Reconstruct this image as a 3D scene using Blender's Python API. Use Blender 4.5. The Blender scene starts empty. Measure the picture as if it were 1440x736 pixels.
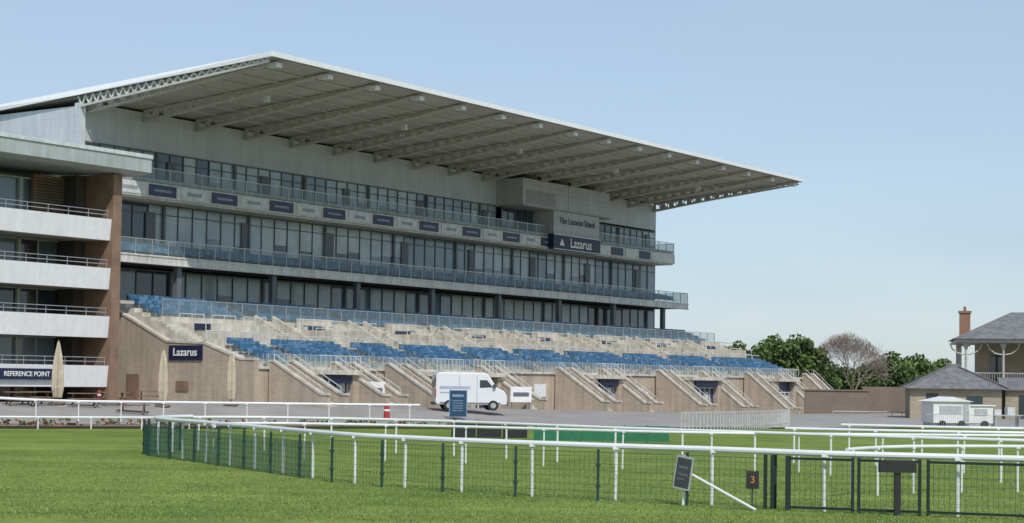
import bpy, bmesh, math, random
from mathutils import Matrix, Vector
random.seed(7)
rad=math.radians
H=2.6
D=Vector((math.sin(rad(35)),math.cos(rad(35)),0)); N=Vector((D.y,-D.x,0))
W=Vector((-29.716,116.493,0))
def interp(x,xs,ys):
    if x<=xs[0]: return ys[0]
    for i in range(1,len(xs)):
        if x<=xs[i]:
            a=(x-xs[i-1])/(xs[i]-xs[i-1]); return ys[i-1]+a*(ys[i]-ys[i-1])
    return ys[-1]
def gtn(t,n):
    g=interp(t,[-20,0,24,45,80],[.8,.8,.4,0,-.8])
    nf=interp(t,[-25,-5,5],[9,14,21])
    w=1-min(1,max(0,(n-nf)/10)); w=w*w*(3-2*w)
    return g*w
def tn(P): 
    q=Vector((P[0],P[1],0))-W; return q.dot(D),q.dot(N)
def gz(x,y): return gtn(*tn((x,y)))
def xy(t,n):
    p=W+D*t+N*n; return p.x,p.y

# ---------------- materials ----------------
def mat(name,c,rough=.7,metal=0,var=.15,scale=3.,bump=0,spec=.5,c2=None,detail=4):
    m=bpy.data.materials.new(name); m.use_nodes=True; nt=m.node_tree; b=nt.nodes['Principled BSDF']
    b.inputs['Roughness'].default_value=rough; b.inputs['Metallic'].default_value=metal
    b.inputs['Specular IOR Level'].default_value=spec
    tc=nt.nodes.new('ShaderNodeTexCoord'); no=nt.nodes.new('ShaderNodeTexNoise')
    no.inputs['Scale'].default_value=scale; no.inputs['Detail'].default_value=detail
    nt.links.new(tc.outputs['Object'],no.inputs['Vector'])
    r=nt.nodes.new('ShaderNodeValToRGB'); r.color_ramp.elements[0].position=.3; r.color_ramp.elements[1].position=.7
    lo=[x*(1-var) for x in c] ; hi=list(c2) if c2 else [min(1,x*(1+var)) for x in c]
    r.color_ramp.elements[0].color=(*lo,1); r.color_ramp.elements[1].color=(*hi,1)
    nt.links.new(no.outputs['Fac'],r.inputs['Fac']); nt.links.new(r.outputs['Color'],b.inputs['Base Color'])
    if bump:
        bu=nt.nodes.new('ShaderNodeBump'); bu.inputs['Strength'].default_value=bump; bu.inputs['Distance'].default_value=.05
        nt.links.new(no.outputs['Fac'],bu.inputs['Height']); nt.links.new(bu.outputs['Normal'],b.inputs['Normal'])
    return m
def weather(m,amt=.25,sx=1.2,sz=.12):
    nt=m.node_tree; b=nt.nodes['Principled BSDF']; src=b.inputs['Base Color'].links[0].from_socket
    tc=nt.nodes.new('ShaderNodeTexCoord'); mp=nt.nodes.new('ShaderNodeMapping'); mp.inputs['Scale'].default_value=(sx,sx,sz)
    nt.links.new(tc.outputs['Object'],mp.inputs[0]); no=nt.nodes.new('ShaderNodeTexNoise'); no.inputs['Scale'].default_value=2; no.inputs['Detail'].default_value=6
    nt.links.new(mp.outputs[0],no.inputs['Vector']); mr=nt.nodes.new('ShaderNodeMapRange'); mr.inputs[1].default_value=.3; mr.inputs[2].default_value=.7; mr.inputs[3].default_value=1-amt; mr.inputs[4].default_value=1+amt*.3
    nt.links.new(no.outputs['Fac'],mr.inputs[0]); vm=nt.nodes.new('ShaderNodeVectorMath'); vm.operation='MULTIPLY'
    nt.links.new(src,vm.inputs[0]); nt.links.new(mr.outputs[0],vm.inputs[1]); nt.links.new(vm.outputs[0],b.inputs['Base Color']); return m
def brickmat(name,c1,c2,mortar,sc=1.0,rot=None,bw=.45,rh=.15):
    m=bpy.data.materials.new(name); m.use_nodes=True; nt=m.node_tree; b=nt.nodes['Principled BSDF']
    b.inputs['Roughness'].default_value=.85
    tc=nt.nodes.new('ShaderNodeTexCoord'); sp=nt.nodes.new('ShaderNodeSeparateXYZ'); ad=nt.nodes.new('ShaderNodeMath'); ad.operation='ADD'
    cb=nt.nodes.new('ShaderNodeCombineXYZ'); nt.links.new(tc.outputs['Object'],sp.inputs[0])
    nt.links.new(sp.outputs[0],ad.inputs[0]); nt.links.new(sp.outputs[1],ad.inputs[1])
    nt.links.new(ad.outputs[0],cb.inputs[0]); nt.links.new(sp.outputs[2],cb.inputs[1])
    br=nt.nodes.new('ShaderNodeTexBrick'); br.inputs['Scale'].default_value=sc
    br.inputs['Color1'].default_value=(*c1,1); br.inputs['Color2'].default_value=(*c2,1); br.inputs['Mortar'].default_value=(*mortar,1)
    br.inputs['Brick Width'].default_value=bw; br.inputs['Row Height'].default_value=rh; br.inputs['Mortar Size'].default_value=.012
    nt.links.new(cb.outputs[0],br.inputs['Vector'])
    no=nt.nodes.new('ShaderNodeTexNoise'); no.inputs['Scale'].default_value=.7; no.inputs['Detail'].default_value=6
    nt.links.new(tc.outputs['Object'],no.inputs['Vector'])
    mr=nt.nodes.new('ShaderNodeMapRange'); mr.inputs[3].default_value=.75; mr.inputs[4].default_value=1.2
    nt.links.new(no.outputs['Fac'],mr.inputs[0])
    mx=nt.nodes.new('ShaderNodeVectorMath'); mx.operation='MULTIPLY'
    nt.links.new(br.outputs['Color'],mx.inputs[0]); nt.links.new(mr.outputs[0],mx.inputs[1])
    nt.links.new(mx.outputs[0],b.inputs['Base Color'])
    return m
def clearglass(name,tint,a):
    m=bpy.data.materials.new(name); m.use_nodes=True; nt=m.node_tree; b=nt.nodes['Principled BSDF']
    b.inputs['Base Color'].default_value=(*tint,1); b.inputs['Roughness'].default_value=.1
    tr=nt.nodes.new('ShaderNodeBsdfTransparent'); tr.inputs[0].default_value=(.86,.91,.9,1)
    mx=nt.nodes.new('ShaderNodeMixShader'); mx.inputs[0].default_value=a
    nt.links.new(tr.outputs[0],mx.inputs[1]); nt.links.new(b.outputs[0],mx.inputs[2])
    nt.links.new(mx.outputs[0],nt.nodes['Material Output'].inputs[0]); return m
def panelmat(name,c,step=1.2,axis=0,dark=.8,rough=.45):
    m=mat(name,c,rough,0,.06,.6); nt=m.node_tree; b=nt.nodes['Principled BSDF']
    tc=nt.nodes.new('ShaderNodeTexCoord'); sp=nt.nodes.new('ShaderNodeSeparateXYZ'); nt.links.new(tc.outputs['Object'],sp.inputs[0])
    outs=[]
    for ax,st in ((axis,step),(2,step*.75)):
        fr=nt.nodes.new('ShaderNodeMath'); fr.operation='PINGPONG'; fr.inputs[1].default_value=st/2
        nt.links.new(sp.outputs[ax],fr.inputs[0])
        gt=nt.nodes.new('ShaderNodeMath'); gt.operation='LESS_THAN'; gt.inputs[1].default_value=.018
        nt.links.new(fr.outputs[0],gt.inputs[0]); outs.append(gt)
    mxm=nt.nodes.new('ShaderNodeMath'); mxm.operation='MAXIMUM'; nt.links.new(outs[0].outputs[0],mxm.inputs[0]); nt.links.new(outs[1].outputs[0],mxm.inputs[1])
    mr=nt.nodes.new('ShaderNodeMapRange'); mr.inputs[3].default_value=1; mr.inputs[4].default_value=dark
    nt.links.new(mxm.outputs[0],mr.inputs[0])
    src=b.inputs['Base Color'].links[0].from_socket
    vm=nt.nodes.new('ShaderNodeVectorMath'); vm.operation='MULTIPLY'
    nt.links.new(src,vm.inputs[0]); nt.links.new(mr.outputs[0],vm.inputs[1]); nt.links.new(vm.outputs[0],b.inputs['Base Color'])
    return weather(m,.12)
WHITE=mat('white_paint',(.76,.76,.75),.4,var=.06)
WHITEP=mat('white_plastic_rail',(.74,.75,.75),.3,var=.06,scale=1)
CREAM=weather(mat('cream_concrete',(.6,.56,.48),.85,var=.15,scale=1.2),.3)
STEP=mat('terrace_concrete',(.54,.515,.45),.9,var=.25,scale=1.5)
BRICK=weather(brickmat('buff_brick',(.5,.41,.31),(.44,.36,.27),(.48,.44,.37),1),.22)
STONE=brickmat('tan_stone',(.40,.34,.25),(.35,.3,.22),(.3,.26,.2),1,bw=.9,rh=.35)
GWALL=panelmat('grey_cladding',(.55,.57,.59),1.5,0,.82)
GBOX=panelmat('grey_box_cladding',(.44,.45,.45),1.3,0,.75)
GEND=panelmat('pale_cladding',(.58,.63,.67),1.5,1,.85)
SOFF=mat('roof_soffit',(.42,.4,.36),.6,var=.15,scale=.3)
BEAM=mat('roof_steel',(.54,.52,.47),.5,var=.1)
ROOFT=mat('roof_sheet',(.4,.42,.44),.5)
NAVY=mat('navy_sign',(.014,.02,.06),.45,var=.1)
BLUE=mat('blue_seat',(.05,.15,.28),.45,var=.3,scale=1.5,detail=8)
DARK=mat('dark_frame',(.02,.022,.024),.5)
DINT=mat('dark_interior_and_shade',(.03,.03,.033),.8)
G1=mat('glass_dark',(.035,.05,.065),.06,var=.3,scale=.4,spec=.9)
G2=mat('glass_mid',(.16,.21,.24),.08,var=.3,scale=.4,spec=.9)
G3=mat('glass_blind',(.38,.44,.45),.15,var=.22,scale=.6,spec=.8)
G4=mat('glass_blind_pale',(.5,.54,.53),.2,var=.15,scale=.6,spec=.6)
BAL=clearglass('balustrade_glass',(.3,.38,.4),.3)
METAL=mat('steel_rail',(.5,.5,.5),.35,.6,.1)
ZINC=weather(mat('zinc_roof',(.4,.45,.43),.5,var=.12,scale=.5),.2)
TERRA=mat('terracotta_panel',(.24,.155,.105),.7,var=.2,scale=1)
GREEN=mat('dark_green_paint',(.012,.045,.035),.5,var=.2)
GPAN=mat('green_panel',(.02,.16,.08),.5,var=.15)
RED=mat('red_plastic',(.4,.04,.03),.4)
SLATE=mat('slate_roof',(.16,.16,.165),.7,var=.3,scale=2,detail=8)
CANV=mat('beige_canvas',(.5,.44,.33),.85,var=.15)
TYRE=mat('tyre_rubber',(.02,.02,.02),.8)
BARK=mat('bark',(.12,.09,.07),.9,var=.3)
WOOD=mat('timber',(.2,.13,.08),.8)

# ---------------- mesh builder ----------------
class MB:
    def __init__(s): s.v=[];s.f=[];s.m=[]
    def face(s,pts,m=0):
        i=len(s.v); s.v+= [tuple(p) for p in pts]; s.f.append(tuple(range(i,i+len(pts)))); s.m.append(m)
    def box(s,x0,x1,y0,y1,z0,z1,m=0):
        if x0>x1:x0,x1=x1,x0
        if y0>y1:y0,y1=y1,y0
        if z0>z1:z0,z1=z1,z0
        i=len(s.v); s.v+=[(x0,y0,z0),(x1,y0,z0),(x1,y1,z0),(x0,y1,z0),(x0,y0,z1),(x1,y0,z1),(x1,y1,z1),(x0,y1,z1)]
        for f in((0,3,2,1),(4,5,6,7),(0,1,5,4),(1,2,6,5),(2,3,7,6),(3,0,4,7)): s.f.append(tuple(i+k for k in f)); s.m.append(m)
    def prism(s,prof,a0,a1,axis=0,m=0):
        k=len(prof); i=len(s.v)
        for a in (a0,a1):
            for p in prof: s.v.append((a,p[0],p[1]) if axis==0 else (p[0],a,p[1]))
        s.f.append(tuple(i+j for j in range(k))[::-1]); s.m.append(m)
        s.f.append(tuple(i+k+j for j in range(k))); s.m.append(m)
        for j in range(k):
            s.f.append((i+j,i+(j+1)%k,i+k+(j+1)%k,i+k+j)); s.m.append(m)
    def tube(s,p,q,r,r2=None,seg=6,m=0):
        p=Vector(p);q=Vector(q); r2=r if r2 is None else r2
        d=(q-p); 
        if d.length<1e-6: return
        d.normalize(); a=d.cross(Vector((0,0,1)))
        if a.length<.01: a=Vector((1,0,0))
        a.normalize(); b=d.cross(a); i=len(s.v)
        for c,rr in((p,r),(q,r2)):
            for k in range(seg):
                w=2*math.pi*k/seg+.4; s.v.append(tuple(c+a*math.cos(w)*rr+b*math.sin(w)*rr))
        for k in range(seg):
            s.f.append((i+k,i+(k+1)%seg,i+seg+(k+1)%seg,i+seg+k)); s.m.append(m)
        s.f.append(tuple(i+k for k in range(seg))[::-1]); s.m.append(m)
        s.f.append(tuple(i+seg+k for k in range(seg))); s.m.append(m)
    def beam(s,p,q,w,h,m=0):
        p=Vector(p);q=Vector(q);d=(q-p).normalized(); a=d.cross(Vector((0,0,1)))
        if a.length<.01:a=Vector((1,0,0))
        a.normalize(); b=a.cross(d); i=len(s.v)
        for c in(p,q):
            for x,y in((-1,-1),(1,-1),(1,1),(-1,1)): s.v.append(tuple(c+a*x*w/2+b*y*h/2))
        for f in((0,3,2,1),(4,5,6,7),(0,1,5,4),(1,2,6,5),(2,3,7,6),(3,0,4,7)): s.f.append(tuple(i+k for k in f)); s.m.append(m)
class SB(MB): # stand frame (t,n,z) -> (t,-n,z)
    def b(s,t0,t1,n0,n1,z0,z1,m=0): s.box(t0,t1,-n0,-n1,z0,z1,m)
    def pr(s,prof,t0,t1,m=0): s.prism([(-n,z) for n,z in prof],t0,t1,0,m)
    def tb(s,p,q,r,m=0,seg=5): s.tube((p[0],-p[1],p[2]),(q[0],-q[1],q[2]),r,None,seg,m)
    def bm(s,p,q,w,h,m=0): s.beam((p[0],-p[1],p[2]),(q[0],-q[1],q[2]),w,h,m)
def mk(name,mb,mats,parent=None,smooth=False,norm=True):
    me=bpy.data.meshes.new(name); me.from_pydata(mb.v,[],mb.f); 
    for m in (mats if isinstance(mats,list) else [mats]): me.materials.append(m)
    me.polygons.foreach_set('material_index',mb.m)
    if smooth: me.polygons.foreach_set('use_smooth',[True]*len(mb.f))
    me.update()
    if norm:
        bm=bmesh.new(); bm.from_mesh(me); bmesh.ops.recalc_face_normals(bm,faces=bm.faces); bm.to_mesh(me); bm.free()
    o=bpy.data.objects.new(name,me); bpy.context.scene.collection.objects.link(o)
    if parent: o.parent=parent
    return o
def empty(name,loc=(0,0,0),rz=0):
    o=bpy.data.objects.new(name,None); o.location=loc; o.rotation_euler=(0,0,rz); bpy.context.scene.collection.objects.link(o); return o
def text(body,loc,size,parent,m,rot=(rad(90),0,0),ext=.01):
    c=bpy.data.curves.new('lettering','FONT'); c.body=body; c.size=size; c.extrude=ext; c.align_x='CENTER'; c.align_y='CENTER'
    c.offset=.004*size*3
    c.materials.append(m); o=bpy.data.objects.new('lettering',c); o.location=loc; o.rotation_euler=rot
    bpy.context.scene.collection.objects.link(o); o.parent=parent; return o
RZ=rad(55)
# ================= GRANDSTAND =================
gs=empty('grandstand',(W.x,W.y,0),RZ)
L=78.0
def glaze(s,t0,t1,n,z0,z1,step,probs,fr,transom=None):
    k=round((t1-t0)/step); st=(t1-t0)/k; ch=0
    for i in range(k):
        if random.random()<.4: ch=random.choices([0,1,2,3],probs)[0]
        a=t0+i*st; dn=random.uniform(-.012,.012)
        s.face([(a,-n+dn,z0),(a+st,-n-dn,z0),(a+st,-n-dn,z1),(a,-n+dn,z1)],ch)
        if ch in(2,3) and random.random()<.6:
            zz=z0+(z1-z0)*random.uniform(.1,.4); s.face([(a,-n-.02,z0),(a+st,-n-.02,z0),(a+st,-n-.02,zz),(a,-n-.02,zz)],random.choice([0,1,1]))
        fr.b(a-.035,a+.035,n,n+.08,z0,z1)
        if i%6==5: fr.b(a-.11,a+.11,n-.02,n+.2,z0-.02,z1+.02)
    if transom: fr.b(t0,t1,n,n+.07,transom-.03,transom+.03)
    fr.b(t0,t1,n,n+.1,z0-.06,z0+.02); fr.b(t0,t1,n,n+.1,z1-.02,z1+.08)
gl=SB(); fr=SB()
glaze(gl,.4,49,0,16.35,18.5,1.3,[3,6,3,1],fr,17.9)
glaze(gl,64.2,77.9,0,16.35,18.3,1.3,[2,4,4,1],fr,17.7)
glaze(gl,.4,77.9,0,11.9,14.75,1.45,[.7,2,8,5],fr,14.1)
glaze(gl,.4,77.9,0,7.7,10.0,1.6,[2,5,4,1],fr)
glaze(gl,49,54.2,.6,16.3,18.4,1.0,[7,1,0,0],fr)
mk('glazing',gl,[G1,G2,G3,G4],gs); 
for i in range(8):
    t=6+i*9.7; fr.b(t,t+.9,.02,.14,11.9,14.2); fr.b(t-.22,t+.22,3.2,3.6,7.6,10.2)
    fr.b(t+2,t+2.8,.02,.14,16.35,18)
mk('window_frames',fr,mat('frame_grey',(.14,.15,.16),.5,var=.1),gs)
wl=SB()
wl.b(0,L,-.5,-.02,18.58,21.25)
wl.b(0,L,-.5,-.05,14.83,16.3)
mk('upper_cladding',wl,GWALL,gs)
we=SB()
we.b(-.15,-.003,-14,0.0,0,20.95); we.b(L+.003,L+.15,-14,0,0,20.95)
we.b(-.35,.12,-.3,.28,16.0,21.1)
we.b(-.15,L+.15,-14.3,-14.01,0,20.9)
mk('end_walls',we,GEND,gs)
inn=SB(); inn.b(0.01,L-.01,-13.9,-.6,0,20.9); mk('core',inn,DINT,gs)
sl=SB()
sl.b(0,L,-.4,2.2,16.05,16.3)
sl.b(0,L,-.4,2.2,14.83,14.98)
sl.b(0,L,2.2,2.42,14.95,15.98)
sl.b(0,L,-.4,3.9,10.3,10.75)
sl.b(0,L,3.9,4.1,10.12,10.78)
sl.b(0,L,4.1,4.16,10.14,10.22); sl.b(0,L,4.1,4.16,10.66,10.76)
mk('balcony_slabs',sl,weather(mat('slab_offwhite',(.66,.65,.61),.7,var=.12,scale=.8),.3,3,.3),gs)
us=SB(); us.b(0.02,L-.02,0.02,3.85,10.2,10.28); mk('slab_shade_sheet',us,DINT,gs)  # dark sheet under the slab: its shadow put into the colour
ss=SB(); t=1.0; k=0
while t<53:
    w=2.6; ss.b(t,t+w,2.43,2.47,15.08,15.86,0 if k%2 else 1); 
    if k%2==0: ss.b(t+.6,t+w-.6,2.475,2.48,15.35,15.6,2)
    else: ss.b(t+.5,t+w-.5,2.475,2.48,15.38,15.55,3)
    t+=3.05; k+=1
t=62.6
while t<76:
    ss.b(t,t+2.2,2.43,2.47,15.08,15.86,0 if k%2 else 1); t+=2.7;k+=1
mk('fascia_adverts',ss,[mat('navy_advert',(.05,.06,.12),.5),mat('pale_sign',(.6,.62,.6),.5),mat('sign_grey',(.3,.32,.38),.5),mat('sign_mark',(.25,.27,.33),.5)],gs)
cb=SB(); cb.b(49,64,-.01,3,18.55,21.0); cb.b(54.2,62.2,0.01,2.95,16.3,18.52); mk('commentary_box',cb,GBOX,gs)
cbs=SB(); cbs.b(54.0,62.2,2.5,3.1,14.85,16.28); mk('name_board',cbs,NAVY,gs)
cbw=SB(); cbw.b(48.9,64.1,-.05,3.1,18.45,18.56); cbw.b(49.4,63.6,3.0,3.02,19.95,20.0); cbw.b(56.5,56.56,3.0,3.03,18.6,21)
cbw.b(49.5,54.3,3.0,3.04,18.75,19.9); mk('box_trims',cbw,mat('trim',(.3,.3,.29)),gs)
cbf=SB(); cbf.b(54.0,62.2,3.1,3.13,16.2,16.28); cbf.b(54.0,62.2,3.1,3.13,14.85,14.93); mk('board_frame',cbf,METAL,gs)
WT=mat('white_lettering',(.8,.8,.8),.5,var=.02)
text('Lazarus',(58.7,-3.12,15.55),1.25,gs,WT); text('The Lazarus Stand',(58.2,-3.0,17.6),.85,gs,mat('grey_lettering',(.12,.12,.14)))
lg=SB(); lg.prism([(55.0,15.25),(55.4,15.9),(55.8,15.25)],-3.13,-3.11,1); mk('logo',lg,WT,gs)
# roof  (plan tapers slightly towards its outer edge)
def ztop(n): return 22.0+.9*n/17.5
def taper(mb):
    mb.v=[(x*(1-.045*(-y+15)/32.5)+.5*max(0,-y)/17.5*max(0,1-x/20),y,z) for x,y,z in mb.v]; return mb
rf=SB()
rf.pr([(-15,ztop(-15)),(17.5,ztop(17.5)),(17.5,ztop(17.5)-.12),(-15,ztop(-15)-.12)],-.4,80.4); mk('roof_sheet',taper(rf),ROOFT,gs)
rs=SB(); rs.pr([(-14,ztop(-14)-.13),(17.3,ztop(17.3)-.13),(17.3,ztop(17.3)-.25),(-.1,21.45),(-14,21.2)],-.2,80.2); mk('soffit',taper(rs),SOFF,gs)
re_=SB(); re_.b(-.5,80.5,17.5,17.64,22.66,22.98)
for t0,t1 in((-.55,-.41),(80.41,80.55)):
    re_.pr([(-15,ztop(-15)+.05),(17.6,ztop(17.6)+.05),(17.6,ztop(17.6)-.25),(0,ztop(0)-.4),(-15,ztop(-15)-.4)],t0,t1)
WF=mat('white_fascia',(.76,.77,.77),.4,var=.05)
mk('roof_edge',taper(re_),WF,gs)
bs=SB(); wb_=SB(); nb_=16
zt=lambda n:21.42+1.1*n/17; zb=lambda n:20.5+1.92*n/17
for i in range(nb_):
    t=.6+i*5.25
    bs.pr([(0,zb(0)+.14),(17.0,zb(17)+.1),(17.0,zb(17)),(0,zb(0))],t-.17,t+.17)
    bs.pr([(0,zt(0)),(17,zt(17)),(17,zt(17)-.1),(0,zt(0)-.14)],t-.1,t+.1)
    K=15
    for k in range(K):
        n0=k*17/K; n1=(k+1)*17/K; nm=(n0+n1)/2
        if k>K-5: bs.pr([(n0,zt(n0)),(n1,zt(n1)),(n1,zb(n1)),(n0,zb(n0))],t-.05,t+.05)
        else:
            g_=(n1-n0)
            for a0,a1 in((n0,n0+g_*.25),(n1-g_*.25,n1)):
                bs.pr([(a0,zt(a0)),(a1,zt(a1)),(a1,zb(a1)),(a0,zb(a0))],t-.05,t+.05)
            hh=(zt(nm)-zb(nm))
            bs.pr([(n0+g_*.25,zt(nm)),(n1-g_*.25,zt(nm)),(n1-g_*.25,zt(nm)-hh*.2),(nm,zt(nm)-hh*.3),(n0+g_*.25,zt(nm)-hh*.2)],t-.05,t+.05)
            bs.pr([(n0+g_*.25,zb(nm)),(n1-g_*.25,zb(nm)),(n1-g_*.25,zb(nm)+hh*.25),(nm,zb(nm)+hh*.3),(n0+g_*.25,zb(nm)+hh*.25)],t-.05,t+.05)
    wb_.b(t-.28,t+.28,16.5,17.3,22.16,22.42)
    if i%3==1: wb_.b(t+.4,t+.75,11,11.4,21.2,21.6)
for j in range(1,8):
    n=j*2.15; z=zt(n)+.03; bs.b(0,80,n-.04,n+.04,z-.08,z+.03)
for t in (-.3,80.25):
    K=24
    za=lambda n:21.55+1.15*n/17; zc=lambda n:20.85+1.6*n/17
    for k in range(K):
        n0=k*17.2/K;n1=(k+1)*17.2/K; nm=(n0+n1)/2
        wb_.bm((t,n0,za(n0)),(t,nm,zc(nm)),.1,.11); wb_.bm((t,nm,zc(nm)),(t,n1,za(n1)),.1,.11)
    bs.bm((t,0,20.85),(t,17.2,22.42),.14,.14)
mk('roof_beams',taper(bs),BEAM,gs); mk('edge_brackets',taper(wb_),mat('bracket_pale',(.62,.62,.6),.4),gs)
# balustrades
ba=SB(); br=SB()
def balus(t0,t1,n,z0,h=1.05,step=1.5):
    ba.face([(t0,-n,z0+.05),(t1,-n,z0+.05),(t1,-n,z0+h-.04),(t0,-n,z0+h-.04)])
    br.b(t0,t1,n-.025,n+.025,z0+h-.025,z0+h+.025)
    k=int((t1-t0)/step)
    for i in range(k+1):
        t=t0+(t1-t0)*i/max(k,1); br.b(t-.025,t+.025,n-.03,n+.03,z0,z0+h)
balus(0,53.8,2.3,16.0,1.0); balus(62.4,L,2.3,16,1.1); balus(0,L,4.0,10.78,1.05); balus(.5,L-1,7.75,6.3,1.3); balus(1.5,L,16.25,3.0,1.0)
for t in(0,L):
    for n0,n1,z in((0,2.3,16),(0,4,10.78)):
        ba.face([(t,-n0,z),(t,-n1,z),(t,-n1,z+1.05),(t,-n0,z+1.05)]); br.tb((t,n0,z+1.05),(t,n1,z+1.05),.03)
mk('glass_balustrades',ba,BAL,gs); mk('balustrade_rails',br,METAL,gs)
# seats
se=SB()
def seatrow(t0,t1,n,z):
    t=t0
    while t<t1-.4:
        up=random.random()<.8
        se.b(t,t+.4,n,n+.06,z+.38,z+.78,random.choice((0,0,0,1)))
        if up: se.b(t+.02,t+.38,n+.08,n+.16,z+.36,z+.66,random.choice((0,1,1)))
        else: se.b(t,t+.41,n+.06,n+.42,z+.36,z+.42)
        t+=.5
def blocks(t0,t1,gaps,w=1.3):
    out=[];a=t0
    for g in gaps:
        if g-w/2>a+1: out.append((a,g-w/2))
        a=g+w/2
    if t1>a+1: out.append((a,t1))
    return out
for a,b_ in blocks(.6,77.5,[10,20,30,40,50,60,70]):
    for i in range(4): seatrow(a,b_,4.2+.8*i,7.2-.3*i)
    for i in range(3): seatrow(a,b_,1.3+.75*i,11.0-.15*i)
for a,b_ in blocks(1.8,78.5,[5.2,13.4,18.9,26.5,33.5,41,50.5,58.4,67],1.5):
    for i in range(6): seatrow(a,b_,12.4+.6*i,4.3-.2*i)
mk('blue_seats',se,[BLUE,mat('blue_seat_faded',(.12,.24,.37),.5,var=.3,scale=1.5)],gs,norm=False)
bd=SB(); bd.pr([(0.3,10.76),(3.6,10.76),(3.6,10.8),(1.2,11.0),(0.3,11.0)],0.1,L-.1); mk('balcony_tier',bd,STEP,gs)
prof=[(0,-1.5),(0,7.6),(3.2,7.6),(3.2,7.3),(4,7.3)]
n,z=4,7.3
for i in range(4): 
    prof+=[(n,z),(n+.8,z)]
    n+=.8; z-=.3; 
prof+=[(n,6.15),(7.9,6.15)]; n,z=7.9,6.1
for i in range(10): prof+=[(n,z),(n+.41,z)]; n+=.41; z-=.19
prof+=[(12.0,4.35)]; n,z=12.05,4.35
for i in range(7): prof+=[(n,z),(n+.57,z)]; n+=.57; z-=.19
prof+=[(16.1,3.0),(16.5,3.0),(16.5,-1.5)]
pp=[prof[0]]
for p in prof[1:]:
    if abs(p[0]-pp[-1][0])+abs(p[1]-pp[-1][1])>.001: pp.append(p)
te=SB(); te.pr(pp,0.02,79); mk('stepped_terrace',te,STEP,gs)
cw=SB(); do=SB(); rb=SB()
def slopewall(t,n0,z0,n1,z1,h=.75,w=.22):
    cw.pr([(n0,z0+h),(n0,z0-.4),(n1,z1-.4),(n1,z1+h)],t-w/2,t+w/2)
for t in [10,20,30,40,50,60,70]:
    slopewall(t-.9,7.98,6.1,11.8,4.3); slopewall(t+.9,7.98,6.1,11.8,4.3)
    cw.b(t+3.0,t+6.6,8.3,8.6,5.0,6.75); cw.b(t+3.0,t+3.25,8.6,11.6,4.4,5.9); cw.b(t+6.35,t+6.6,8.6,11.6,4.4,5.9)
    do.b(t+3.9,t+5.7,8.61,8.66,4.6,6.2)  # dark sheet over the vomitory opening, inner shade put into the colour
    for q in(3.1,6.5): rb.tb((t+q,8.6,6.7),(t+q,11.6,6.5),.03)
for t in [5.2,13.4,18.9,26.5,33.5,41,50.5,58.4,67]:
    for s_ in(-.72,):
        slopewall(t+s_,12.1,4.3,16.1,3.1,.5,.12)
cw.b(.3,79,11.85,12.05,4.35,4.95)
cw.b(.3,79,7.8,7.95,5.9,6.45)
cw.b(1.5,9,7.95,9.6,5.2,6.0); cw.b(1.6,7,9.6,11,4.8,5.5)
for t in range(1,78,3):
    for n_,z_ in((8.9,5.64),(10.2,5.05),(11.4,4.5)):
        if (t*7+int(n_*3))%4==0: continue
        rb.tb((t,n_,z_+1.0),(t+2.2,n_,z_+1.0),.035)
        for q in(0,1.1,2.2): rb.tb((t+q,n_,z_),(t+q,n_,z_+1.0),.03)
for i in range(156):
    t=.6+i*.5; rb.b(t,t+.02,16.3,16.32,3.2,4.0)
rb.b(.5,78.5,12.05,12.09,5.35,5.4); 
for i in range(52): rb.b(.6+i*1.5,.65+i*1.5,12.05,12.09,4.9,5.4)
fw=SB()
fw.b(0.1,79.05,16.5,16.72,-1.5,3.05)
cw.b(0,79.1,16.45,16.85,3.05,3.22)
flights=[2.1,8.0,13.6,24.3,34.8,41.2,50.5,58.2,67,73.5,79.6]
te2=SB()
for t in flights:
    g=gtn(t,20.5)
    K=max(8,round((3.0-g)/.17)); run=4.4
    pr=[(16.72,g-.5),(16.72,3.0)]
    for i in range(K):
        nn=16.72+run*(i+1)/K; zz=3.0-(3.0-g)*(i)/K
        pr+=[(nn,zz)]+([(nn,3.0-(3.0-g)*(i+1)/K)] if i<K-1 else [])
    pr+=[(16.72+run,g-.5)]
    te2.pr(pr,t-.75,t+.75)
    for sx in(-.9,.9):
        fw.pr([(16.87,g-.4),(16.87,3.5),(17.2,3.5),(16.8+run,g+.75),(17.3+run,g+.75),(17.3+run,g-.4)],t+sx-.12,t+sx+.12)
        cw.bm((t+sx,16.86,3.57),(t+sx,17.25,3.57),.34,.14); cw.bm((t+sx,17.2,3.57),(t+sx,16.85+run,g+.82),.34,.14); cw.bm((t+sx,16.8+run,g+.82),(t+sx,17.4+run,g+.82),.34,.14)
        rb.tb((t+sx,17.2,4.0),(t+sx,16.8+run,g+1.25),.025)
        for q in range(5): 
            nn=17.2+(run-.4)*q/4; zz=3.6+(g+.85-3.6)*q/4; rb.tb((t+sx,nn,zz),(t+sx,nn,zz+.42),.02)
mk('stair_flights',te2,STEP,gs)
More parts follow.
